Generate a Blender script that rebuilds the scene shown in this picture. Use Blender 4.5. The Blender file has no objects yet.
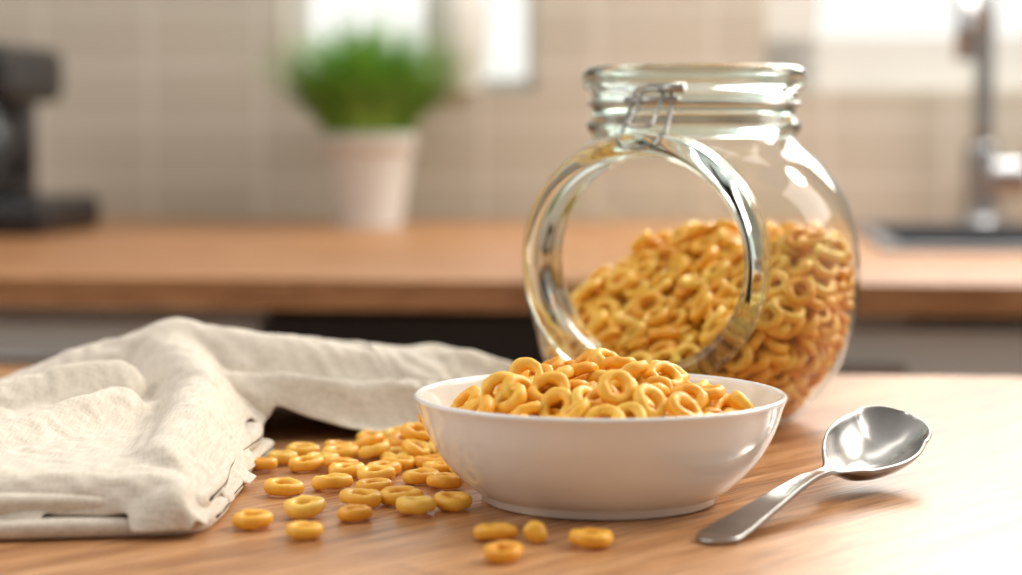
import bpy, bmesh, math, random
import numpy as np
from mathutils import Vector, Matrix, noise
random.seed(4); np.random.seed(4)
S=bpy.context.scene
COL=S.collection
T=0.75                      # table top height
# ------------------------------------------------------------------ materials
def mat(name, col=(.8,.8,.8), rough=.5, metal=0., spec=None, **k):
    m=bpy.data.materials.new(name); m.use_nodes=True
    b=m.node_tree.nodes['Principled BSDF']
    b.inputs['Base Color'].default_value=(*col,1); b.inputs['Roughness'].default_value=rough
    b.inputs['Metallic'].default_value=metal
    for kk,v in k.items(): b.inputs[kk.replace('_',' ')].default_value=v
    return m
def N(m,t,**k):
    n=m.node_tree.nodes.new(t)
    for a,v in k.items():
        if a in n.inputs.keys(): n.inputs[a].default_value=v
        else: setattr(n,a,v)
    return n
def L(m,a,b): m.node_tree.links.new(a,b)
def ramp(m,stops):
    r=N(m,'ShaderNodeValToRGB'); e=r.color_ramp.elements
    while len(e)<len(stops): e.new(.5)
    for i,(p,c) in enumerate(stops): e[i].position=p; e[i].color=(*c,1)
    return r
def bump(m,h,strength,dist):
    b=N(m,'ShaderNodeBump'); b.inputs['Strength'].default_value=strength; b.inputs['Distance'].default_value=dist
    L(m,h,b.inputs['Height']); L(m,b.outputs[0],m.node_tree.nodes['Principled BSDF'].inputs['Normal'])
def noisy(m,c1,c2,scale,det=4,stretch=(1,1,1),bs=0,bd=.001):
    tc=N(m,'ShaderNodeTexCoord'); mp=N(m,'ShaderNodeMapping'); mp.inputs['Scale'].default_value=stretch
    L(m,tc.outputs['Object'],mp.inputs[0]); n=N(m,'ShaderNodeTexNoise'); n.inputs['Scale'].default_value=scale; n.inputs['Detail'].default_value=det
    L(m,mp.outputs[0],n.inputs['Vector']); r=ramp(m,[(.3,c1),(.7,c2)]); L(m,n.outputs[0],r.inputs[0])
    L(m,r.outputs[0],m.node_tree.nodes['Principled BSDF'].inputs['Base Color'])
    if bs: bump(m,n.outputs[0],bs,bd)
    return m
def wood(name,cd,cm,cl,plank=.09,rough=.4,rot=0.,pore=.7):
    m=mat(name,rough=rough); bs=m.node_tree.nodes['Principled BSDF']
    tc=N(m,'ShaderNodeTexCoord'); mr=N(m,'ShaderNodeMapping'); mr.inputs['Rotation'].default_value=(0,0,rot)
    L(m,tc.outputs['Object'],mr.inputs[0])
    br=N(m,'ShaderNodeTexBrick'); br.offset=.37
    for k,v in {'Scale':1,'Mortar Size':.0006,'Mortar Smooth':.3,'Bias':0,'Brick Width':1.1,'Row Height':plank}.items(): br.inputs[k].default_value=v
    br.inputs['Color1'].default_value=(0,0,0,1); br.inputs['Color2'].default_value=(1,1,1,1); br.inputs['Mortar'].default_value=(.5,.5,.5,1)
    L(m,mr.outputs[0],br.inputs['Vector'])
    off=N(m,'ShaderNodeVectorMath',operation='MULTIPLY_ADD'); off.inputs[1].default_value=(3.1,7.7,2.3)
    L(m,br.outputs['Color'],off.inputs[0]); L(m,mr.outputs[0],off.inputs[2])
    st=N(m,'ShaderNodeMapping'); st.inputs['Scale'].default_value=(1.0,14,14); L(m,off.outputs[0],st.inputs[0])
    n1=N(m,'ShaderNodeTexNoise'); n1.inputs['Scale'].default_value=5; n1.inputs['Detail'].default_value=7; n1.inputs['Distortion'].default_value=.6; L(m,st.outputs[0],n1.inputs['Vector'])
    st2=N(m,'ShaderNodeMapping'); st2.inputs['Scale'].default_value=(5,120,60); L(m,off.outputs[0],st2.inputs[0])
    n2=N(m,'ShaderNodeTexNoise'); n2.inputs['Scale'].default_value=6; n2.inputs['Detail'].default_value=4; L(m,st2.outputs[0],n2.inputs['Vector'])
    r=ramp(m,[(.32,cd),(.5,cm),(.68,cl)]); L(m,n1.outputs[0],r.inputs[0])
    r2=ramp(m,[(.38,(.50,.41,.34)),(.52,(1,1,1))]); L(m,n2.outputs[0],r2.inputs[0])
    mx=N(m,'ShaderNodeMix',data_type='RGBA',blend_type='MULTIPLY'); mx.inputs[0].default_value=pore
    L(m,r.outputs[0],mx.inputs[6]); L(m,r2.outputs[0],mx.inputs[7])
    r3=ramp(m,[(0,(.86,.84,.82)),(1,(1.08,1.06,1.05))]); L(m,br.outputs['Color'],r3.inputs[0])
    mx2=N(m,'ShaderNodeMix',data_type='RGBA',blend_type='MULTIPLY'); mx2.inputs[0].default_value=1
    L(m,mx.outputs[2],mx2.inputs[6]); L(m,r3.outputs[0],mx2.inputs[7])
    r4=ramp(m,[(0,(1,1,1)),(1,(.5,.42,.35))]); L(m,br.outputs['Fac'],r4.inputs[0])
    mx3=N(m,'ShaderNodeMix',data_type='RGBA',blend_type='MULTIPLY'); mx3.inputs[0].default_value=.8
    L(m,mx2.outputs[2],mx3.inputs[6]); L(m,r4.outputs[0],mx3.inputs[7])
    L(m,mx3.outputs[2],bs.inputs['Base Color']); bump(m,n2.outputs[0],.25,.0004)
    return m
M={}
M['table']=wood('oak_table_wood',(.34,.148,.054),(.52,.26,.11),(.65,.365,.18),plank=.11,rough=.36,rot=math.radians(-52),pore=.95)
M['counter']=wood('counter_wood',(.36,.15,.055),(.49,.235,.10),(.57,.30,.14),plank=.08,rough=.4)
M['ceramic']=mat('white_ceramic',(.86,.87,.865),.12,Coat_Weight=.4)
M['potc']=noisy(mat('pot_ceramic',rough=.5),(.70,.68,.63),(.76,.74,.69),8)
M['steel']=noisy(mat('spoon_steel',(.55,.53,.51),.24,1.),(.34,.325,.31),(.42,.405,.39),60)
M['chrome']=mat('chrome',(.42,.42,.43),.2,1.)
M['wire']=mat('clasp_wire',(.42,.41,.39),.25,1.)
M['sinkm']=mat('sink_steel',(.20,.21,.23),.35,.8)
M['black']=mat('black_plastic',(.012,.012,.014),.35)
M['oven']=mat('oven_black',(.015,.014,.014),.3)
M['cab']=noisy(mat('cabinet_paint',rough=.5),(.72,.70,.66),(.76,.74,.70),3)
M['frame']=noisy(mat('window_paint',rough=.5),(.70,.69,.66),(.74,.73,.70),3)
M['floor']=wood('floor_wood',(.16,.09,.05),(.22,.13,.07),(.28,.17,.10),plank=.14)
M['soil']=noisy(mat('soil',rough=.9),(.03,.02,.012),(.07,.045,.03),60)
M['grass']=noisy(mat('grass_leaf',rough=.5),(.12,.33,.035),(.27,.53,.09),30)
# cereal
m=mat('cereal_toasted',rough=.38); b=m.node_tree.nodes['Principled BSDF']
at=N(m,'ShaderNodeAttribute',attribute_name='tint'); tc=N(m,'ShaderNodeTexCoord')
n=N(m,'ShaderNodeTexNoise'); n.inputs['Scale'].default_value=240; n.inputs['Detail'].default_value=4; L(m,tc.outputs['Object'],n.inputs['Vector'])
r=ramp(m,[(0,(.87,.40,.025)),(.5,(.97,.53,.05)),(1,(.99,.65,.12))]); L(m,at.outputs['Fac'],r.inputs[0])
r2=ramp(m,[(.35,(.88,.74,.5)),(.6,(1,1,1))]); L(m,n.outputs[0],r2.inputs[0])
mx=N(m,'ShaderNodeMix',data_type='RGBA',blend_type='MULTIPLY'); mx.inputs[0].default_value=.6
L(m,r.outputs[0],mx.inputs[6]); L(m,r2.outputs[0],mx.inputs[7]); L(m,mx.outputs[2],b.inputs['Base Color'])
b.inputs['Subsurface Weight'].default_value=.35; b.inputs['Subsurface Radius'].default_value=(.004,.0025,.0008); b.inputs['Subsurface Scale'].default_value=1.
bump(m,n.outputs[0],.4,.0005); M['cereal']=m
# linen
m=mat('linen_cloth',rough=.9); b=m.node_tree.nodes['Principled BSDF']; tc=N(m,'ShaderNodeTexCoord')
outs=[]
for sc in ((90,1400,500),(1400,90,500)):
    mp=N(m,'ShaderNodeMapping'); mp.inputs['Scale'].default_value=sc; mp.inputs['Rotation'].default_value=(0,0,.12); L(m,tc.outputs['Object'],mp.inputs[0])
    n=N(m,'ShaderNodeTexNoise'); n.inputs['Scale'].default_value=1; n.inputs['Detail'].default_value=3; L(m,mp.outputs[0],n.inputs['Vector']); outs.append(n)
ad=N(m,'ShaderNodeMath',operation='ADD'); L(m,outs[0].outputs[0],ad.inputs[0]); L(m,outs[1].outputs[0],ad.inputs[1])
hf=N(m,'ShaderNodeMath',operation='MULTIPLY'); hf.inputs[1].default_value=.5; L(m,ad.outputs[0],hf.inputs[0])
r=ramp(m,[(.32,(.56,.49,.40)),(.62,(.79,.715,.62))]); L(m,hf.outputs[0],r.inputs[0]); L(m,r.outputs[0],b.inputs['Base Color'])
bump(m,hf.outputs[0],.5,.0006); b.inputs['Sheen Weight'].default_value=.1; M['linen']=m
# tile wall
m=mat('wall_tile',rough=.35); b=m.node_tree.nodes['Principled BSDF']; tc=N(m,'ShaderNodeTexCoord')
sx=N(m,'ShaderNodeSeparateXYZ'); L(m,tc.outputs['Object'],sx.inputs[0]); cx=N(m,'ShaderNodeCombineXYZ'); L(m,sx.outputs[0],cx.inputs[0]); L(m,sx.outputs[2],cx.inputs[1])
br=N(m,'ShaderNodeTexBrick'); br.offset=0
for k,v in {'Scale':1,'Mortar Size':.004,'Mortar Smooth':.2,'Brick Width':.15,'Row Height':.075}.items(): br.inputs[k].default_value=v
br.inputs['Color1'].default_value=(.58,.53,.44,1); br.inputs['Color2'].default_value=(.62,.57,.475,1); br.inputs['Mortar'].default_value=(.74,.69,.61,1)
L(m,cx.outputs[0],br.inputs['Vector']); L(m,br.outputs['Color'],b.inputs['Base Color']); M['tile']=m
# solid glass
m=bpy.data.materials.new('thick_glass'); m.use_nodes=True; nt=m.node_tree; nt.nodes.remove(nt.nodes['Principled BSDF'])
g=N(m,'ShaderNodeBsdfGlass'); g.inputs['IOR'].default_value=1.47; g.inputs['Roughness'].default_value=0; g.inputs['Color'].default_value=(.95,.99,.975,1)
L(m,g.outputs[0],nt.nodes['Material Output'].inputs[0]); M['glass']=m
# thin walled glass
def thin(name,edge,refl=.9):
    m=bpy.data.materials.new(name); m.use_nodes=True; nt=m.node_tree; nt.nodes.remove(nt.nodes['Principled BSDF'])
    lw=N(m,'ShaderNodeLayerWeight'); lw.inputs['Blend'].default_value=.5
    p=N(m,'ShaderNodeMath',operation='POWER'); p.inputs[1].default_value=4; L(m,lw.outputs['Facing'],p.inputs[0])
    ma=N(m,'ShaderNodeMath',operation='MULTIPLY_ADD'); ma.inputs[1].default_value=refl; ma.inputs[2].default_value=.055; L(m,p.outputs[0],ma.inputs[0]); ma.use_clamp=True
    r=ramp(m,[(0,(.985,.99,.985)),(.75,(.95,.97,.955)),(1,edge)]); L(m,lw.outputs['Facing'],r.inputs[0])
    t=N(m,'ShaderNodeBsdfTransparent'); L(m,r.outputs[0],t.inputs[0]); g=N(m,'ShaderNodeBsdfGlossy'); g.inputs['Roughness'].default_value=.03
    mx=N(m,'ShaderNodeMixShader'); L(m,ma.outputs[0],mx.inputs[0]); L(m,t.outputs[0],mx.inputs[1]); L(m,g.outputs[0],mx.inputs[2]); L(m,mx.outputs[0],nt.nodes['Material Output'].inputs[0])
    return m
M['thin']=thin('jar_wall_glass',(.55,.66,.60)); M['pane']=thin('window_glass',(.8,.85,.83),.5)
# ------------------------------------------------------------------ mesh helpers
def mk(name,V,F,m,smooth=True,parent=None,mtx=None):
    me=bpy.data.meshes.new(name); me.from_pydata([tuple(v) for v in V],[],F); me.update()
    if m: me.materials.append(m)
    if smooth: me.polygons.foreach_set('use_smooth',[True]*len(me.polygons))
    o=bpy.data.objects.new(name,me); COL.objects.link(o)
    if mtx is not None: me.transform(mtx)
    if parent: o.parent=parent
    return o
def empty(name,loc=(0,0,0)):
    e=bpy.data.objects.new(name,None); COL.objects.link(e); e.location=(0,0,0); return e
def lathe_data(prof,seg=96,closed=False):
    V=[];F=[];n=len(prof)
    for r,z in prof:
        for i in range(seg):
            a=2*math.pi*i/seg; V.append((r*math.cos(a),r*math.sin(a),z))
    rng=n if closed else n-1
    for j in range(rng):
        k=(j+1)%n
        for i in range(seg):
            i2=(i+1)%seg; F.append((j*seg+i,j*seg+i2,k*seg+i2,k*seg+i))
    return V,F
def lathe(name,prof,m,loc=(0,0,0),seg=96,closed=False,parent=None,mtx=None):
    V,F=lathe_data(prof,seg,closed)
    M4=Matrix.Translation(loc) if mtx is None else mtx
    o=mk(name,V,F,m,parent=parent,mtx=M4)
    bm=bmesh.new(); bm.from_mesh(o.data); bmesh.ops.remove_doubles(bm,verts=bm.verts,dist=1e-6)
    bmesh.ops.recalc_face_normals(bm,faces=bm.faces); bm.to_mesh(o.data); bm.free()
    return o
def smoothprof(pts,n=8,closed=False):
    P=[np.array(p,float) for p in pts]; out=[]
    m=len(P); rng=m if closed else m-1
    for i in range(rng):
        if closed: p0,p1,p2,p3=P[i-1],P[i],P[(i+1)%m],P[(i+2)%m]
        else: p0=P[max(i-1,0)];p1=P[i];p2=P[i+1];p3=P[min(i+2,m-1)]
        for k in range(n):
            t=k/n; out.append(.5*((2*p1)+(-p0+p2)*t+(2*p0-5*p1+4*p2-p3)*t*t+(-p0+3*p1-3*p2+p3)*t**3))
    if not closed: out.append(P[-1])
    return [tuple(p) for p in out]
def boxes(name,bl,m,bev=.002,parent=None,mtx=None):
    bm=bmesh.new()
    for (x0,x1,y0,y1,z0,z1) in bl:
        mt=Matrix.Translation(((x0+x1)/2,(y0+y1)/2,(z0+z1)/2))@Matrix.Diagonal((x1-x0,y1-y0,z1-z0,1))
        bmesh.ops.create_cube(bm,size=1,matrix=mt)
    if bev: bmesh.ops.bevel(bm,geom=list(bm.edges),offset=bev,segments=2,affect='EDGES',profile=.5)
    me=bpy.data.meshes.new(name); bm.to_mesh(me); bm.free(); me.materials.append(m)
    if mtx is not None: me.transform(mtx)
    o=bpy.data.objects.new(name,me); COL.objects.link(o)
    if parent: o.parent=parent
    return o
def tube(name,pts,rad,m,parent=None,cyclic=False,mtx=None,seg=12):
    pts=[Vector(p) for p in pts]; n=len(pts); V=[];F=[]
    up=None
    for i,p in enumerate(pts):
        a=pts[(i-1)%n] if (cyclic or i>0) else p; b=pts[(i+1)%n] if (cyclic or i<n-1) else p
        t=(b-a).normalized()
        if up is None: up=t.orthogonal().normalized()
        up=(up-t*up.dot(t)).normalized(); s=t.cross(up)
        r=rad[i] if isinstance(rad,(list,tuple)) else rad
        for k in range(seg):
            an=2*math.pi*k/seg; V.append(p+(up*math.cos(an)+s*math.sin(an))*r)
    for i in range(n if cyclic else n-1):
        j=(i+1)%n
        for k in range(seg): F.append((i*seg+k,i*seg+(k+1)%seg,j*seg+(k+1)%seg,j*seg+k))
    if not cyclic: F.append(tuple(range(seg))[::-1]); F.append(tuple((n-1)*seg+k for k in range(seg)))
    return mk(name,V,F,m,parent=parent,mtx=mtx)
# ------------------------------------------------------------------ kitchen (rotated a little)
PH=math.radians(-6); PIV=Vector((0,1.55,0))
K=Matrix.Translation(PIV)@Matrix.Rotation(PH,4,'Z')@Matrix.Translation(-PIV)
Ki=K.inverted()
def loc(x,y): v=Ki@Vector((x,y,0)); return v.x,v.y
def setK(o): o.matrix_world=K; return o
ZC=.773
WY=2.62
w1=(loc(-.31,2.6)[0],loc(.03,2.6)[0]); w2=(loc(.33,2.6)[0],loc(1.0,2.6)[0])
zb,zt=.942,1.75
def wallseg(name,bl): return setK(boxes(name,bl,M['tile'],0))
wallseg('wall_back',[(-3,w1[0],WY,WY+.12,0,2.5),(w1[1],w2[0],WY,WY+.12,0,2.5),(w2[1],3.2,WY,WY+.12,0,2.5),
   (w1[0],w1[1],WY,WY+.12,0,zb),(w1[0],w1[1],WY,WY+.12,zt,2.5),(w2[0],w2[1],WY,WY+.12,0,zb),(w2[0],w2[1],WY,WY+.12,zt,2.5)])
def window(name,a,b,fw):
    e=empty(name); e.matrix_world=K
    boxes('frame',[(a,a+fw,WY+.06,WY+.11,zb,zt),(b-fw,b,WY+.06,WY+.11,zb,zt),(a,b,WY+.06,WY+.11,zb,zb+fw),(a,b,WY+.06,WY+.11,zt-fw,zt)],M['frame'],.002,parent=e)
    boxes('pane',[(a+fw,b-fw,WY+.085,WY+.089,zb+fw,zt-fw)],M['pane'],0,parent=e)
window('window_1',w1[0],w1[1],.018); window('window_2',w2[0],w2[1],.072)
setK(boxes('floor',[(-3,3.2,-2,WY+.12,-.05,0)],M['floor'],0))
sx0=loc(.40,2.2)[0]; sx1=sx0+.62; sy0,sy1=1.98,2.44
cf=1.55
ct=empty('kitchen_counter'); ct.matrix_world=K
CB=WY-.002
boxes('worktop',[(-1.6,sx0,cf,CB,ZC-.024,ZC),(sx1,1.7,cf,CB,ZC-.024,ZC),(sx0,sx1,cf,sy0,ZC-.024,ZC),(sx0,sx1,sy1,CB,ZC-.024,ZC)],M['counter'],0,parent=ct)
ox0,ox1=loc(-.20,1.6)[0],loc(.03,1.6)[0]
fr=[]
for a,b in ((-1.6,-1.0),(-1.0,-.6),(-.6,ox0),(ox1,.45),(.45,.95),(.95,1.7)):
    for z0,z1 in ((.10,.58),(.59,.735)): fr.append((a+.003,b-.003,cf+.03,cf+.05,z0,z1))
boxes('cabinet_fronts',fr,M['cab'],.003,parent=ct)
boxes('carcass',[(-1.6,ox0,cf+.05,WY-.01,.08,ZC-.0245),(ox1,sx0-.02,cf+.05,WY-.01,.08,ZC-.0245),(sx1+.02,1.7,cf+.05,WY-.01,.08,ZC-.0245),(ox0,1.7,cf+.06,cf+.10,.08,.74)],M['cab'],0,parent=ct)
hd=[]
for a,b in ((-.6,ox0),(ox1,.45),(.45,.95)): hd.append(((a+b)/2-.07,(a+b)/2+.07,cf+.008,cf+.018,.70,.71))
boxes('handles',hd,M['wire'],.002,parent=ct)
ov=empty('oven'); ov.matrix_world=K
boxes('door',[(ox0+.004,ox1-.004,cf+.02,cf+.05,.12,.66)],M['oven'],.003,parent=ov)
boxes('panel',[(ox0+.004,ox1-.004,cf+.02,cf+.05,.665,.745)],M['oven'],.003,parent=ov)
tube('rail',[(ox0+.03,cf+.0,.64),(ox1-.03,cf+.0,.64)],.006,M['chrome'],parent=ov)
sk=empty('kitchen_sink'); sk.matrix_world=K
t=.012
boxes('rim',[(sx0-t,sx1+t,sy0-t,sy0+t,ZC,ZC+.006),(sx0-t,sx1+t,sy1-t,sy1+t,ZC,ZC+.006),(sx0-t,sx0+t,sy0,sy1,ZC,ZC+.006),(sx1-t,sx1+t,sy0,sy1,ZC,ZC+.006)],M['sinkm'],.002,parent=sk)
boxes('basin',[(sx0,sx0+.003,sy0,sy1,ZC-.18,ZC),(sx1-.003,sx1,sy0,sy1,ZC-.18,ZC),(sx0,sx1,sy0,sy0+.003,ZC-.18,ZC),(sx0,sx1,sy1-.003,sy1,ZC-.18,ZC),(sx0,sx1,sy0,sy1,ZC-.183,ZC-.18)],M['sinkm'],0,parent=sk)
fx,fy=loc(.592,2.50)
fa=empty('kitchen_faucet'); fa.matrix_world=K
lathe('base',smoothprof([(0,ZC),(.03,ZC),(.03,ZC+.006),(.022,ZC+.012),(.022,ZC+.09),(.016,ZC+.1),(0,ZC+.1)],4),M['chrome'],(fx,fy,0),32,parent=fa)
pts=[(fx,fy,ZC+.09+i*.03) for i in range(6)]
for i in range(1,17):
    a=math.pi*i/16; pts.append((fx-.02*(1-math.cos(a)),fy-.07*(1-math.cos(a)),ZC+.24+.045*math.sin(a)))
pts.append((fx-.04,fy-.14,ZC+.20))
tube('spout',pts,.0125,M['chrome'],parent=fa,seg=20)
lathe('valve',smoothprof([(0,0),(.022,0),(.024,.02),(.022,.05),(0,.055)],5),M['chrome'],parent=fa,mtx=Matrix.Translation((fx+.005,fy,ZC+.06))@Matrix.Rotation(math.radians(90),4,'Y'))
tube('lever',[(fx+.05,fy,ZC+.065),(fx+.06,fy-.02,ZC+.09),(fx+.07,fy-.05,ZC+.12)],.006,M['chrome'],parent=fa)
# coffee maker
cm=empty('coffee_maker'); cm.matrix_world=K
cx0,cy0=loc(-.64,2.30)
boxes('base',[(cx0-.08,cx0+.135,cy0-.10,cy0+.12,ZC,ZC+.042)],M['black'],.012,parent=cm)
boxes('column',[(cx0-.08,cx0+.055,cy0-.0,cy0+.12,ZC+.03,ZC+.20)],M['black'],.008,parent=cm)
boxes('head',[(cx0-.08,cx0+.092,cy0-.09,cy0+.12,ZC+.15,ZC+.215)],M['black'],.016,parent=cm)
lathe('carafe',smoothprof([(0,0),(.044,0),(.052,.03),(.05,.07),(.038,.1),(.04,.115),(0,.115)],6),M['black'],(cx0+.03,cy0-.03,ZC+.042),40,parent=cm)
tube('carafe_handle',[(cx0+.07,cy0-.03,ZC+.14),(cx0+.095,cy0-.03,ZC+.135),(cx0+.098,cy0-.03,ZC+.09),(cx0+.075,cy0-.03,ZC+.06)],.006,M['black'],parent=cm)
# plant
px_,py_=loc(-.176,2.46)
pl=empty('potted_grass_plant'); pl.matrix_world=K
ph=.114
lathe('pot',smoothprof([(0,0.0005),(.038,0.0005),(.040,.003),(.049,.06),(.055,ph-.022)],4)+[(.0585,ph-.021),(.0595,ph-.001),(.058,ph),(.055,ph),(.053,ph-.012),(0,ph-.012)],M['potc'],(px_,py_,ZC),48,parent=pl)
lathe('soil',[(0,ph-.010),(.052,ph-.011)],M['soil'],(px_,py_,ZC),32,parent=pl)
V=[];F=[]
for i in range(1500):
    a=random.uniform(0,6.283); rr=.050*math.sqrt(random.random()); b0=Vector((px_+rr*math.cos(a),py_+rr*math.sin(a),ZC+ph-.012))
    a2=a+random.uniform(-.8,.8); lean=random.uniform(.2,1.15)*(.3+rr/.050); Ln=random.uniform(.085,.175)*(1.05-.1*rr/.050); w=random.uniform(.002,.0042)
    d=Vector((math.cos(a2),math.sin(a2),0)); s=Vector((-d.y,d.x,0)); k0=len(V)
    for j in range(7):
        t=j/6; p=b0+Vector((0,0,Ln*t*(1-.35*lean*t)))+d*(min(lean,.95)*Ln*t*(.35+.65*t)); p.y=min(p.y,WY-.004); ww=w*(1-t*.9)
        V+= [p-s*ww,p+s*ww]
        if j: F.append((k0+2*j-2,k0+2*j-1,k0+2*j+1,k0+2*j))
mk('grass',V,F,M['grass'],parent=pl)
va=lathe('white_vase',smoothprof([(0,0),(.030,0),(.034,.01),(.042,.08),(.040,.12),(.032,.15),(.036,.17),(.032,.17),(.028,.15),(.036,.1),(0,.02)],5),M['potc'],(loc(-.085,2.57)[0]+.004,WY+.012,zb+.0005),48)
va.matrix_world=K
# ------------------------------------------------------------------ table
tb=empty('dining_table'); TR=Matrix.Translation((0,1.16,0))@Matrix.Rotation(math.radians(-5),4,'Z'); tb.matrix_world=TR
boxes('top',[(-.85,.75,-1.35,0,T-.03,T)],M['table'],.003,parent=tb)
boxes('legs',[(x,x+.06,y,y+.06,0,T-.03) for x in (-.8,.64) for y in (-1.3,-.11)],M['table'],.004,parent=tb)
boxes('apron',[(-.74,.64,-.09,-.07,T-.11,T-.03),(-.74,.64,-1.28,-1.26,T-.11,T-.03)],M['table'],.002,parent=tb)
# ------------------------------------------------------------------ bowl
BX,BY=.034,.753
bp=[(0,.0035),(.037,.0035),(.0395,.0006),(.041,0),(.044,0),(.0455,.0012)]+smoothprof([(.0462,.0035),(.0525,.008),(.0605,.0165),(.0662,.0265),(.0695,.0365),(.0708,.0395)],6)
bp+= [(.0710,.0402),(.0706,.0409),(.0697,.0411),(.0688,.0406)]+smoothprof([(.0682,.0395),(.0660,.032),(.0620,.0225),(.0550,.0135),(.0440,.0078),(.025,.0055),(0,.005)],6)
bowl=lathe('cereal_bowl',bp,M['ceramic'],(BX,BY,T+.0002),160)
# ------------------------------------------------------------------ cereal generator
def ring_template(kind,nu=26,nv=10,sd=0):
    rs=np.random.RandomState(sd); V=np.zeros((nu*nv,3)); 
    ph1,ph2,ph3=rs.rand(3)*6.28; el=1+rs.rand()*.10 if kind==0 else 1.18
    R=5.15e-3; r=1.78e-3+rs.rand()*.26e-3
    k=0
    for i in range(nu):
        a=2*math.pi*i/nu
        rr=r*(1+.09*math.sin(2*a+ph1)+.06*math.sin(5*a+ph2)+.03*rs.randn()); Rr=R*(1+.03*math.sin(2*a+ph3)+.015*math.sin(3*a+ph2))
        zz=.2e-3*math.sin(2*a+ph2)
        for j in range(nv):
            b=2*math.pi*j/nv; q=rr*(1+.03*rs.randn())
            cb=math.cos(b); sb=math.sin(b)
            hz=1.18*(abs(sb)**.85)*(1 if sb>0 else -1)*q
            rad=Rr+q*(abs(cb)**.85)*(1 if cb>0 else -1)*1.08; V[k]=(rad*math.cos(a)*el,rad*math.sin(a)/math.sqrt(el),hz+zz); k+=1
    F=[]
    for i in range(nu):
        for j in range(nv):
            F.append((i*nv+j,((i+1)%nu)*nv+j,((i+1)%nu)*nv+(j+1)%nv,i*nv+(j+1)%nv))
    return V,np.array(F)
TEMPL=[ring_template(0,sd=s) for s in range(12)]+[ring_template(1,sd=20)]
class Heap:
    def __init__(s,x0,x1,y0,y1,res=.001):
        s.x0,s.y0,s.res=x0,y0,res; s.nx=int((x1-x0)/res)+1; s.ny=int((y1-y0)/res)+1
        s.X,s.Y=np.meshgrid(x0+np.arange(s.nx)*res,y0+np.arange(s.ny)*res,indexing='ij'); s.H=np.zeros((s.nx,s.ny)); s.items=[]
    def fit(s,x,y,rad=.0068,pc=82,tilt=.25,commit=True):
        i=int(round((x-s.x0)/s.res)); j=int(round((y-s.y0)/s.res)); k=int(rad/s.res)+1
        if i-k<0 or j-k<0 or i+k>=s.nx or j+k>=s.ny: return None
        sl=(slice(i-k,i+k+1),slice(j-k,j+k+1)); dx=s.X[sl]-x; dy=s.Y[sl]-y; h=s.H[sl]; rr=np.hypot(dx,dy); m=rr<=rad
        A=np.c_[dx[m],dy[m],np.ones(m.sum())]; g=np.linalg.lstsq(A,h[m],rcond=None)[0]
        gx,gy=g[0],g[1]; gl=math.hypot(gx,gy)
        if gl>1.: gx/=gl; gy/=gl
        gx+=np.random.randn()*tilt; gy+=np.random.randn()*tilt
        res=h[m]-(gx*dx[m]+gy*dy[m]); c=np.percentile(res,pc)
        nrm=Vector((-gx,-gy,1)).normalized(); ht=.0021
        zc=c+ht/nrm.z
        if commit:
            top=zc+ht/nrm.z+gx*dx+gy*dy; mm=m&(rr>.0028)
            s.H[sl]=np.where(mm,np.maximum(h,top),h)
            s.items.append((x,y,zc,nrm))
        return zc,nrm
    def build(s,name,zoff,origin=(0,0)):
        Vs=[];Fs=[];Ts=[];o=0
        for (x,y,z,n) in s.items:
            V,F=TEMPL[np.random.randint(len(TEMPL))]
            q=n.to_track_quat('Z','Y').to_matrix()@Matrix.Rotation(random.uniform(0,6.28),3,'Z')
            Rm=np.array(q); sc=random.uniform(.95,1.1)
            W=(V*sc)@Rm.T+np.array((x,y,z)); 
            lo=W[:,2].min()
            if lo<.0003: W[:,2]+=.0003-lo
            W[:,2]+=zoff
            Vs.append(W); Fs.append(F+o); o+=len(V)
            Ts.append(np.full(len(V),min(1,max(0,random.gauss(.5,.25)))))
        V=np.vstack(Vs);F=np.vstack(Fs);t=np.concatenate(Ts)
        me=bpy.data.meshes.new(name); me.vertices.add(len(V)); me.vertices.foreach_set('co',V.ravel())
        me.loops.add(F.size); me.loops.foreach_set('vertex_index',F.ravel().astype(np.int32)); me.polygons.add(len(F))
        me.polygons.foreach_set('loop_start',np.arange(0,F.size,4,dtype=np.int32)); me.polygons.foreach_set('loop_total',np.full(len(F),4,dtype=np.int32))
        me.polygons.foreach_set('use_smooth',np.ones(len(F),bool))
        a=me.attributes.new('tint','FLOAT','POINT'); a.data.foreach_set('value',t.astype(np.float32))
        me.update(calc_edges=True); me.validate(); me.materials.append(M['cereal'])
        ob=bpy.data.objects.new(name,me); COL.objects.link(ob); return ob
# bowl heap
h=Heap(BX-.08,BX+.08,BY-.08,BY+.08)
inner=sorted([(.0682,.0395),(.0660,.032),(.0620,.0225),(.0550,.0135),(.0440,.0078),(.025,.0055),(0,.005)])
rr=np.hypot(h.X-BX,h.Y-BY); h.H=np.interp(rr,[p[0]-.003 for p in inner]+[.08],[p[1]+.0025 for p in inner]+[.06])
def tgt_b(x,y):
    r=math.hypot(x-BX,y-BY); return .0265+.0150*max(0,1-(r/.057)**2)**.8
fails=0
while fails<500 and len(h.items)<700:
    best=None
    for k in range(5):
        a=random.uniform(0,6.283); r=.0550*math.sqrt(random.random()); x=BX+r*math.cos(a); y=BY+r*math.sin(a)
        i=int((x-h.x0)/h.res); j=int((y-h.y0)/h.res); dlt=tgt_b(x,y)-h.H[i-3:i+4,j-3:j+4].mean()
        if best is None or dlt>best[0]: best=(dlt,x,y)
    if best[0]<.0010: fails+=1; continue
    h.fit(best[1],best[2],tilt=.28,pc=(85 if len(h.items)<40 else 74))
print('bowl rings',len(h.items))
h.build('cereal_rings',T)
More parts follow.
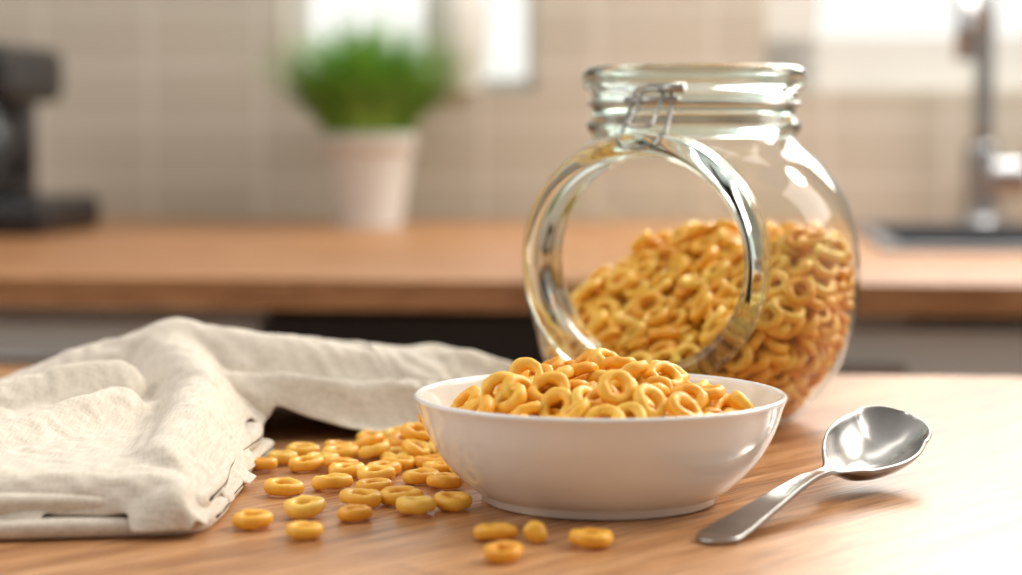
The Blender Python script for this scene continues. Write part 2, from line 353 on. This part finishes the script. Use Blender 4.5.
# ------------------------------------------------------------------ jar
JX,JY=.088,.96
AZ=math.radians(24); D=Vector((-math.sin(AZ),-math.cos(AZ),0)); Lr=Vector((math.cos(AZ),-math.sin(AZ),0))
jar=empty('glass_jar')
body=smoothprof([(.0001,.0015),(.030,.0015),(.046,.0015),(.054,.006),(.0625,.0145),(.0715,.029),(.0775,.047),(.0800,.066),(.0795,.082),(.0765,.098),(.0710,.112),(.0620,.124),(.0530,.132),(.0485,.137),(.0475,.141)],8)
RC=Vector((JX,JY,T+.0815))
V,F=lathe_data(body,256); V=[Vector(v)+Vector((JX,JY,T)) for v in V]
CS=1.03
def rad_to_axis(p):
    q=p-RC; a=q.dot(D); return (q-D*a).length,a
F2=[]
for f in F:
    c=sum((V[i] for i in f),Vector())/4; rr_,a=rad_to_axis(c)
    if a>0 and rr_<.0500*CS: continue
    F2.append(f)
mk('body',V,F2,M['thin'],parent=jar)
neck=smoothprof([(.0440,.1385),(.0482,.1375),(.0500,.1400),(.0515,.1430),(.0500,.1460),(.0487,.1490),(.0487,.1560),(.0500,.1595),(.0528,.1610),(.0535,.1650),(.0530,.1690),(.0505,.1712),(.0475,.1705),(.0455,.1670),(.0450,.155)],5,closed=True)
lathe('mouth',neck,M['glass'],(JX,JY,T),160,closed=True,parent=jar)
zax=D; xax=Vector((0,0,1)); yax=zax.cross(xax)
RM=Matrix((( xax.x,yax.x,zax.x,RC.x),(xax.y,yax.y,zax.y,RC.y),(xax.z,yax.z,zax.z,RC.z),(0,0,0,1)))
cp=[(.0475,.047),(.0515,.046),(.0520,.056),(.0530,.0605),(.0565,.0630),(.0575,.0680),(.0565,.0730),(.0525,.0750),(.0485,.0740),(.0462,.0695),(.0462,.060)]
col=smoothprof([(a*CS,b) for a,b in cp],5,closed=True)
lathe('opening_collar',col,M['glass'],mtx=RM,seg=160,closed=True,parent=jar)
def W(ax,lat,z): p=RC+D*ax+Lr*lat; return (p.x,p.y,T+z)
tube('neck_wire',[(JX+.0505*math.cos(a),JY+.0505*math.sin(a),T+.1535) for a in [2*math.pi*i/64 for i in range(64)]],.0010,M['wire'],parent=jar,cyclic=True,seg=8)
wl=-.002
def bez(pts,n=6,cyc=False):
    return smoothprof(pts,n,cyc)
tube('bail_loop',bez([W(.052,wl-.009,.158),W(.056,wl-.010,.150),W(.066,wl-.010,.138),W(.0745,wl-.006,.1335),W(.0745,wl+.006,.1335),W(.066,wl+.010,.138),W(.056,wl+.010,.150),W(.052,wl+.009,.158),W(.053,wl+.004,.161),W(.053,wl-.004,.161)],6,True),.0011,M['wire'],parent=jar,cyclic=True,seg=8)
tube('lever_loop',bez([W(.053,wl-.005,.158),W(.060,wl-.005,.150),W(.070,wl-.005,.143),W(.070,wl+.005,.143),W(.060,wl+.005,.150),W(.053,wl+.005,.158)],6,True),.0009,M['wire'],parent=jar,cyclic=True,seg=8)
tube('hinge_pin',[W(.0535,wl-.013,.1545),W(.0535,wl+.013,.1545)],.0018,M['wire'],parent=jar,seg=12)
tube('hinge_barrel',[W(.0545,wl+.004,.160),W(.0545,wl+.016,.160)],.0024,M['wire'],parent=jar,seg=14)
# jar cereal
h=Heap(JX-.085,JX+.085,JY-.085,JY+.085)
prof=[(0,.003),(.044,.003),(.054,.008),(.0625,.0165),(.0715,.031),(.0770,.049),(.0785,.062),(.09,.12)]
rr=np.hypot(h.X-JX,h.Y-JY); h.H=np.interp(rr,[p[0] for p in prof],[p[1] for p in prof])
bz=[p[1] for p in body]; brr=[p[0] for p in body]
def Rz(z): return float(np.interp(z,bz,brr))
def tgt_j(x,y):
    q=(x-JX)*D.x+(y-JY)*D.y; l=(x-JX)*Lr.x+(y-JY)*Lr.y
    return max(.030,min(.081,.061-.55*q+.32*l))
fails=0
while fails<900 and len(h.items)<2200:
    best=None
    for k in range(5):
        a=random.uniform(0,6.283); r=.0725*math.sqrt(random.random()); x=JX+r*math.cos(a); y=JY+r*math.sin(a)
        i=int((x-h.x0)/h.res); j=int((y-h.y0)/h.res); hm=h.H[i-3:i+4,j-3:j+4].mean(); dlt=tgt_j(x,y)-hm
        if r>Rz(hm+.003)-.0062: dlt=-1
        if best is None or dlt>best[0]: best=(dlt,x,y)
    if best[0]<.001: fails+=1; continue
    h.fit(best[1],best[2],tilt=.33,pc=66)
keep=[]
for (x,y,z,n) in h.items:
    r=math.hypot(x-JX,y-JY)
    lim=Rz(z)-.0035-.0065*math.sqrt(max(0,n.z))*1.0
    if r>lim:
        s=lim/r; x=JX+(x-JX)*s; y=JY+(y-JY)*s
    keep.append((x,y,z,n))
h.items=keep
print('jar rings',len(h.items))
h.build('cereal_rings',T)
# ------------------------------------------------------------------ spilled rings
sp=[(-.1037,.8145),(-.0881,.761),(-.0755,.718),(-.0916,.697),(-.0715,.680),(-.0703,.772),(-.0565,.711),(-.0563,.737),(-.0536,.7656),(-.0418,.741),(-.0349,.722),(-.0216,.7316),(-.0055,.677),(.0271,.6656),(-.0026,.6427),
(-.036,.787),(-.0466,.819),(-.0289,.8075),(-.0797,.829),(-.0669,.8006),(-.097,.834),(-.0542,.7915),(-.026,.775),(-.075,.86),(-.055,.85),(-.035,.845),(-.02,.84),(-.06,.87),(-.04,.87),(-.02,.865),(-.09,.85),(-.048,.833),(-.03,.88),(-.062,.885),(-.01,.86),(-.045,.885),(-.025,.875),(-.07,.815),(-.052,.805),(-.04,.835),(-.03,.855),(-.05,.862),(-.038,.86),(-.02,.825),(-.085,.815),(-.058,.835),(-.045,.85),(-.033,.82),(-.018,.80),(-.012,.835),(-.022,.85),(-.034,.866),(-.05,.875),(-.028,.838),(-.040,.848),(-.062,.852),(-.073,.842)]
h=Heap(-.14,.06,.62,.92)
for x,y in sp: h.fit(x,y,tilt=.05,pc=92)
h.build('cereal_rings',T)
bm=bmesh.new(); bmesh.ops.create_icosphere(bm,subdivisions=3,radius=.0042)
for v in bm.verts:
    v.co*=1+.22*noise.noise(v.co*300); v.co.z*=.9
me=bpy.data.meshes.new('cereal_crumb'); bm.to_mesh(me); bm.free(); me.materials.append(M['cereal']); me.polygons.foreach_set('use_smooth',[True]*len(me.polygons))
at=me.attributes.new('tint','FLOAT','POINT'); at.data.foreach_set('value',[.5]*len(me.vertices))
o=bpy.data.objects.new('cereal_crumb',me); COL.objects.link(o); me.transform(Matrix.Translation((.0085,.672,T+.0038)))
# ------------------------------------------------------------------ spoon
P0=Vector((.0665,.668,0)); P1=Vector((.1625,.808,0)); ax=(P1-P0); Ls=ax.length; ax.normalize(); sd=Vector((ax.y,-ax.x,0))
kn=[0,.02,.06,.25,.45,.56,.62,.68,.76,.84,.92,.97,1.0]
wd=[.0020,.0060,.0082,.0060,.0036,.0032,.0065,.0122,.0172,.0184,.0150,.0092,.0012]
zc=[.0020,.0022,.0026,.0075,.0125,.0130,.0135,.0152,.0180,.0210,.0240,.0258,.0266]
dp=[0,0,.0003,.0005,.0003,.0006,.0035,.0080,.0118,.0130,.0100,.0055,.0005]
def ci(x,xs,ys):
    i=min(max(np.searchsorted(xs,x)-1,0),len(xs)-2); t=(x-xs[i])/(xs[i+1]-xs[i])
    def sl(k):
        if k<=0: return (ys[1]-ys[0])/(xs[1]-xs[0])
        if k>=len(xs)-1: return (ys[-1]-ys[-2])/(xs[-1]-xs[-2])
        return (ys[k+1]-ys[k-1])/(xs[k+1]-xs[k-1])
    hh=xs[i+1]-xs[i]; m0,m1=sl(i)*hh,sl(i+1)*hh
    return (2*t**3-3*t*t+1)*ys[i]+(t**3-2*t*t+t)*m0+(-2*t**3+3*t*t)*ys[i+1]+(t**3-t*t)*m1
NS,NU=150,25; V=[];F=[]
for i in range(NS):
    tt=i/(NS-1); w=max(ci(tt,kn,wd),.0006); z=ci(tt,kn,zc); d=max(ci(tt,kn,dp),0)
    if tt>.9: w=.0152*math.sqrt(max(0,1-((tt-.9)/.1)**2))*1.06+.0006
    bowlness=min(max((tt-.55)/.12,0),1); roll=math.radians(-16)*bowlness
    for j in range(NU):
        u=-1+2*j/(NU-1); lx=u*w; lz=-d*(1-u*u)**.8 if d>.001 else -d*(1-u*u)
        l2=lx*math.cos(roll)-lz*math.sin(roll); z2=lx*math.sin(roll)+lz*math.cos(roll)
        p=P0+ax*(tt*Ls)+sd*l2; V.append((p.x,p.y,T+z+z2+.0008))
    if i:
        for j in range(NU-1): a=(i-1)*NU+j; F.append((a,a+1,a+NU+1,a+NU))
spn=mk('metal_spoon',V,F,M['steel'])
mnz=min(v[2] for v in V)
md=spn.modifiers.new('s','SOLIDIFY'); md.thickness=.0018; md.offset=0
md=spn.modifiers.new('b','SUBSURF'); md.levels=1; md.render_levels=1
spn.location.z=(T+.0011)-mnz
# ------------------------------------------------------------------ napkin : cloth draped over folds, simulated
def segdist(X,Y,a,b):
    ax_,ay_,ah,aw=a; bx,by,bh,bw=b; dx,dy=bx-ax_,by-ay_; t=np.clip(((X-ax_)*dx+(Y-ay_)*dy)/(dx*dx+dy*dy),0,1)
    d=np.hypot(X-ax_-t*dx,Y-ay_-t*dy); hh=ah+(bh-ah)*t; ww=aw+(bw-aw)*t
    return hh*np.exp(-(d/ww)**2)
ridges=[
 [(-.42,.93,.012,.04),(-.245,.935,.018,.036),(-.205,.945,.033,.030),(-.160,.950,.0455,.026),(-.118,.945,.040,.023),(-.06,.955,.031,.019),(-.005,.975,.023,.015)],
 [(-.165,.945,.040,.022),(-.137,.87,.034,.018),(-.130,.80,.029,.015),(-.128,.72,.023,.012)],
 [(-.32,.80,.020,.020),(-.235,.85,.027,.018),(-.175,.885,.033,.016)],
 [(-.26,.70,.019,.013),(-.20,.75,.024,.016),(-.165,.83,.028,.015)],
 [(-.11,.990,.033,.012),(-.04,.997,.028,.011),(-.005,1.0,.020,.009)],
 [(-.135,.905,.027,.012),(-.09,.912,.023,.009),(-.05,.922,.020,.009),(-.015,.94,.015,.008)],
]
def hs(X,Y):
    base=.0165/(1+np.exp((X+.1145)/.0022))/(1+np.exp((.6855-Y)/.0018))/(1+np.exp((Y-.90)/.012))
    acc=np.zeros_like(X)
    for R_ in ridges:
        r_=np.zeros_like(X)
        for a,b in zip(R_[:-1],R_[1:]): r_=np.maximum(r_,segdist(X,Y,a,b))
        acc=acc+r_**6
    rid=acc**(1/6)
    rid=rid*np.where(Y<.88,1/(1+np.exp((X+.112)/.0025)),1)/(1+np.exp((.688-Y)/.002))
    return (base**6+rid**6)**(1/6)
rs=.0035
gx=np.arange(-.34,.06,rs); gy=np.arange(.655,1.08,rs); X,Y=np.meshgrid(gx,gy,indexing='ij'); H=hs(X,Y)
nx_,ny_=X.shape
V=np.stack([X,Y,H],-1).reshape(-1,3); F=[(i*ny_+j,(i+1)*ny_+j,(i+1)*ny_+j+1,i*ny_+j+1) for i in range(nx_-1) for j in range(ny_-1)]
sup=mk('support_tmp',V,F,None)
sup.modifiers.new('c','COLLISION'); sup.collision.thickness_outer=.002; sup.collision.cloth_friction=12
cs=.0036
gx=np.arange(-.320,.014,cs); gy=np.arange(.680,1.035,cs); X,Y=np.meshgrid(gx,gy,indexing='ij'); nx_,ny_=X.shape
Z=hs(X,Y)+.006
for i in range(nx_):
    for j in range(ny_): Z[i,j]+=.0050*(1+noise.noise(Vector((X[i,j]*24+Y[i,j]*12,Y[i,j]*18-X[i,j]*10,2.))))+.0015*noise.noise(Vector((X[i,j]*60,Y[i,j]*50,7.)))
def inside(x,y):
    edge=-.1085-.007*(y-.68)/.2+.003*math.sin(y*50)
    if y<.693: edge-=(.693-y)*1.1
    if y<.682+.004*math.sin(x*38+1): return False
    if y<.895+.1*max(0,x+.1)+.004*math.sin(x*50): return x<edge
    return x<.004+.01*math.sin(y*40)
V=np.stack([X,Y,Z],-1).reshape(-1,3)
F=[(i*ny_+j,(i+1)*ny_+j,(i+1)*ny_+j+1,i*ny_+j+1) for i in range(nx_-1) for j in range(ny_-1) if inside(gx[i]+cs/2,gy[j]+cs/2)]
used=sorted({v for f in F for v in f}); mp_={v:k for k,v in enumerate(used)}
cl=mk('cloth_tmp',[V[u] for u in used],[tuple(mp_[v] for v in f) for f in F],None)
md=cl.modifiers.new('cloth','CLOTH'); st=md.settings; st.quality=6; st.mass=.15; st.tension_stiffness=14; st.compression_stiffness=14; st.shear_stiffness=3; st.bending_stiffness=.05; st.air_damping=3; st.shrink_min=-.085
st.tension_damping=6; st.compression_damping=6; st.shear_damping=6
md.collision_settings.distance_min=.0015; md.collision_settings.collision_quality=2
NF_=28
md.point_cache.frame_start=1; md.point_cache.frame_end=NF_
import time; t0=time.time()
S.frame_start=1; S.frame_end=NF_
for f in range(1,NF_+1): S.frame_set(f)
dg=bpy.context.evaluated_depsgraph_get(); ev=cl.evaluated_get(dg); me=ev.to_mesh()
co_=np.empty(len(me.vertices)*3); me.vertices.foreach_get('co',co_); co_=co_.reshape(-1,3).copy(); fc=[tuple(p.vertices) for p in me.polygons]; ev.to_mesh_clear()
print('cloth sim',time.time()-t0,'n',len(co_),'z',co_[:,2].min(),co_[:,2].max(), 'x',co_[:,0].min(),co_[:,0].max(),'y',co_[:,1].min(),co_[:,1].max())
bpy.data.objects.remove(sup,do_unlink=True); bpy.data.objects.remove(cl,do_unlink=True); S.frame_set(1)
co_[:,2]=np.maximum(co_[:,2],.0012)
nap=empty('linen_napkin')
top=mk('draped_layer',co_,fc,M['linen'],parent=nap,mtx=Matrix.Translation((0,0,T)))
md=top.modifiers.new('s','SOLIDIFY'); md.thickness=.0013; md.offset=0
md=top.modifiers.new('b','SUBSURF'); md.levels=1; md.render_levels=2
NV=[];NF=[]
def slab(z0,z1,yf,xr,sd,yb=.86):
    o=len(NV); nx=170; nc=96; zc_=(z0+z1)/2; hz=(z1-z0)/2; cr=.016+.005*(sd%2)
    # closed cross-section: flat top/bottom runs with round ends, evenly sampled
    sec=[]
    for k in range(40): sec.append((-1+2*k/40*1.0,1))
    for k in range(8): a=math.pi/2-math.pi*k/8; sec.append((1,math.sin(a),math.cos(a)))
    for k in range(40): sec.append((1-2*k/40,-1))
    for k in range(8): a=-math.pi/2-math.pi*k/8; sec.append((-1,math.sin(a),math.cos(a)))
    for i in range(nx):
        u=math.sin(i/(nx-1)*math.pi/2); x=-.32+(xr+.32)*u
        dd=xr-x
        e=min(1,dd/.004); e=math.sqrt(max(0,1-(1-e)**2)) if e<1 else 1
        cut=cr-math.sqrt(max(0,cr*cr-(cr-dd)**2)) if dd<cr else 0
        y0=yf+.009*noise.noise(Vector((x*13,sd*3.1,0)))+cut
        for s_ in sec:
            y=(y0+yb)/2-s_[0]*(yb-y0)/2
            if len(s_)==3: y-=s_[2]*hz
            z=zc_+s_[1]*hz*(.2+.8*e)*(1+.25*noise.noise(Vector((x*26,y*30,sd))))+.0018*noise.noise(Vector((x*18,y*14,sd*.3+3)))*(1 if sd>1 else .3)
            NV.append((x+.0035*noise.noise(Vector((y*22,sd*2.7,2))),y,max(z,.0003)))
    for i in range(nx-1):
        for k in range(nc):
            a=o+i*nc+k; b=o+i*nc+(k+1)%nc; NF.append((a,a+nc,b+nc,b))
    # close the right end by bridging top run to bottom run
    b0=o+(nx-1)*nc
    for k in range(39): NF.append((b0+k,b0+k+1,b0+87-k-0-0 if False else b0+87-k-1+0,b0+87-k))
slab(.0002,.0070,.6775,-.1045,1); slab(.0066,.0142,.6830,-.1085,2)
mk('folded_layers',NV,NF,M['linen'],parent=nap,mtx=Matrix.Translation((0,0,T)))
# ------------------------------------------------------------------ light
def area(name,loc_,tgt,size,power,col):
    l=bpy.data.lights.new(name,'AREA'); l.shape='RECTANGLE'; l.size=size[0]; l.size_y=size[1]; l.energy=power; l.color=col
    o=bpy.data.objects.new(name,l); COL.objects.link(o); o.location=loc_; o.rotation_euler=(Vector(tgt)-Vector(loc_)).to_track_quat('-Z','Y').to_euler(); return o
area('window_light_back',(.75,2.30,1.65),(.1,.9,T),(.8,.8),22,(1,.96,.89))
area('window_light_side',(1.6,1.2,1.7),(.05,.85,T),(.9,.9),12,(1,.94,.86))
area('fill_light_left',(-1.6,.5,1.9),(-.05,.9,T),(1.0,1.0),8,(1,.98,.95))  # added fill to whiten the bowl's left side; no window there
area('wall_wash_light',(.3,1.4,2.2),(.2,2.6,1.0),(1.2,.6),8,(1,.96,.90))
sun=bpy.data.lights.new('sun','SUN'); sun.energy=1.25; sun.angle=math.radians(9); sun.color=(1,.92,.79)
so=bpy.data.objects.new('sun',sun); COL.objects.link(so); so.rotation_euler=(Vector((0,0,0))-Vector((.8,.42,.75))).to_track_quat('-Z','Y').to_euler()
w=bpy.data.worlds.new('World'); S.world=w; w.use_nodes=True; nt=w.node_tree; bg=nt.nodes['Background']
tc=nt.nodes.new('ShaderNodeTexCoord'); sep=nt.nodes.new('ShaderNodeSeparateXYZ'); nt.links.new(tc.outputs['Generated'],sep.inputs[0])
rp=nt.nodes.new('ShaderNodeValToRGB'); mr=nt.nodes.new('ShaderNodeMapRange'); mr.inputs['From Min'].default_value=-1; nt.links.new(sep.outputs[1],mr.inputs['Value']); nt.links.new(mr.outputs[0],rp.inputs[0])
rp.color_ramp.elements[0].color=(.51,.48,.44,1); rp.color_ramp.elements[0].position=.2; rp.color_ramp.elements[1].color=(1.6,1.58,1.5,1); rp.color_ramp.elements[1].position=.97
nt.links.new(rp.outputs[0],bg.inputs['Color']); bg.inputs['Strength'].default_value=.78
# ------------------------------------------------------------------ camera
cam=bpy.data.cameras.new('camera'); co=bpy.data.objects.new('camera',cam); COL.objects.link(co); S.camera=co
co.location=(0,0,T+.141); co.rotation_euler=(math.radians(90-4.53),0,0); cam.lens=70; cam.sensor_width=36; cam.clip_start=.02
cam.dof.use_dof=True; cam.dof.focus_distance=.775; cam.dof.aperture_fstop=5.0
S.view_settings.view_transform='Standard'; S.view_settings.exposure=0.0
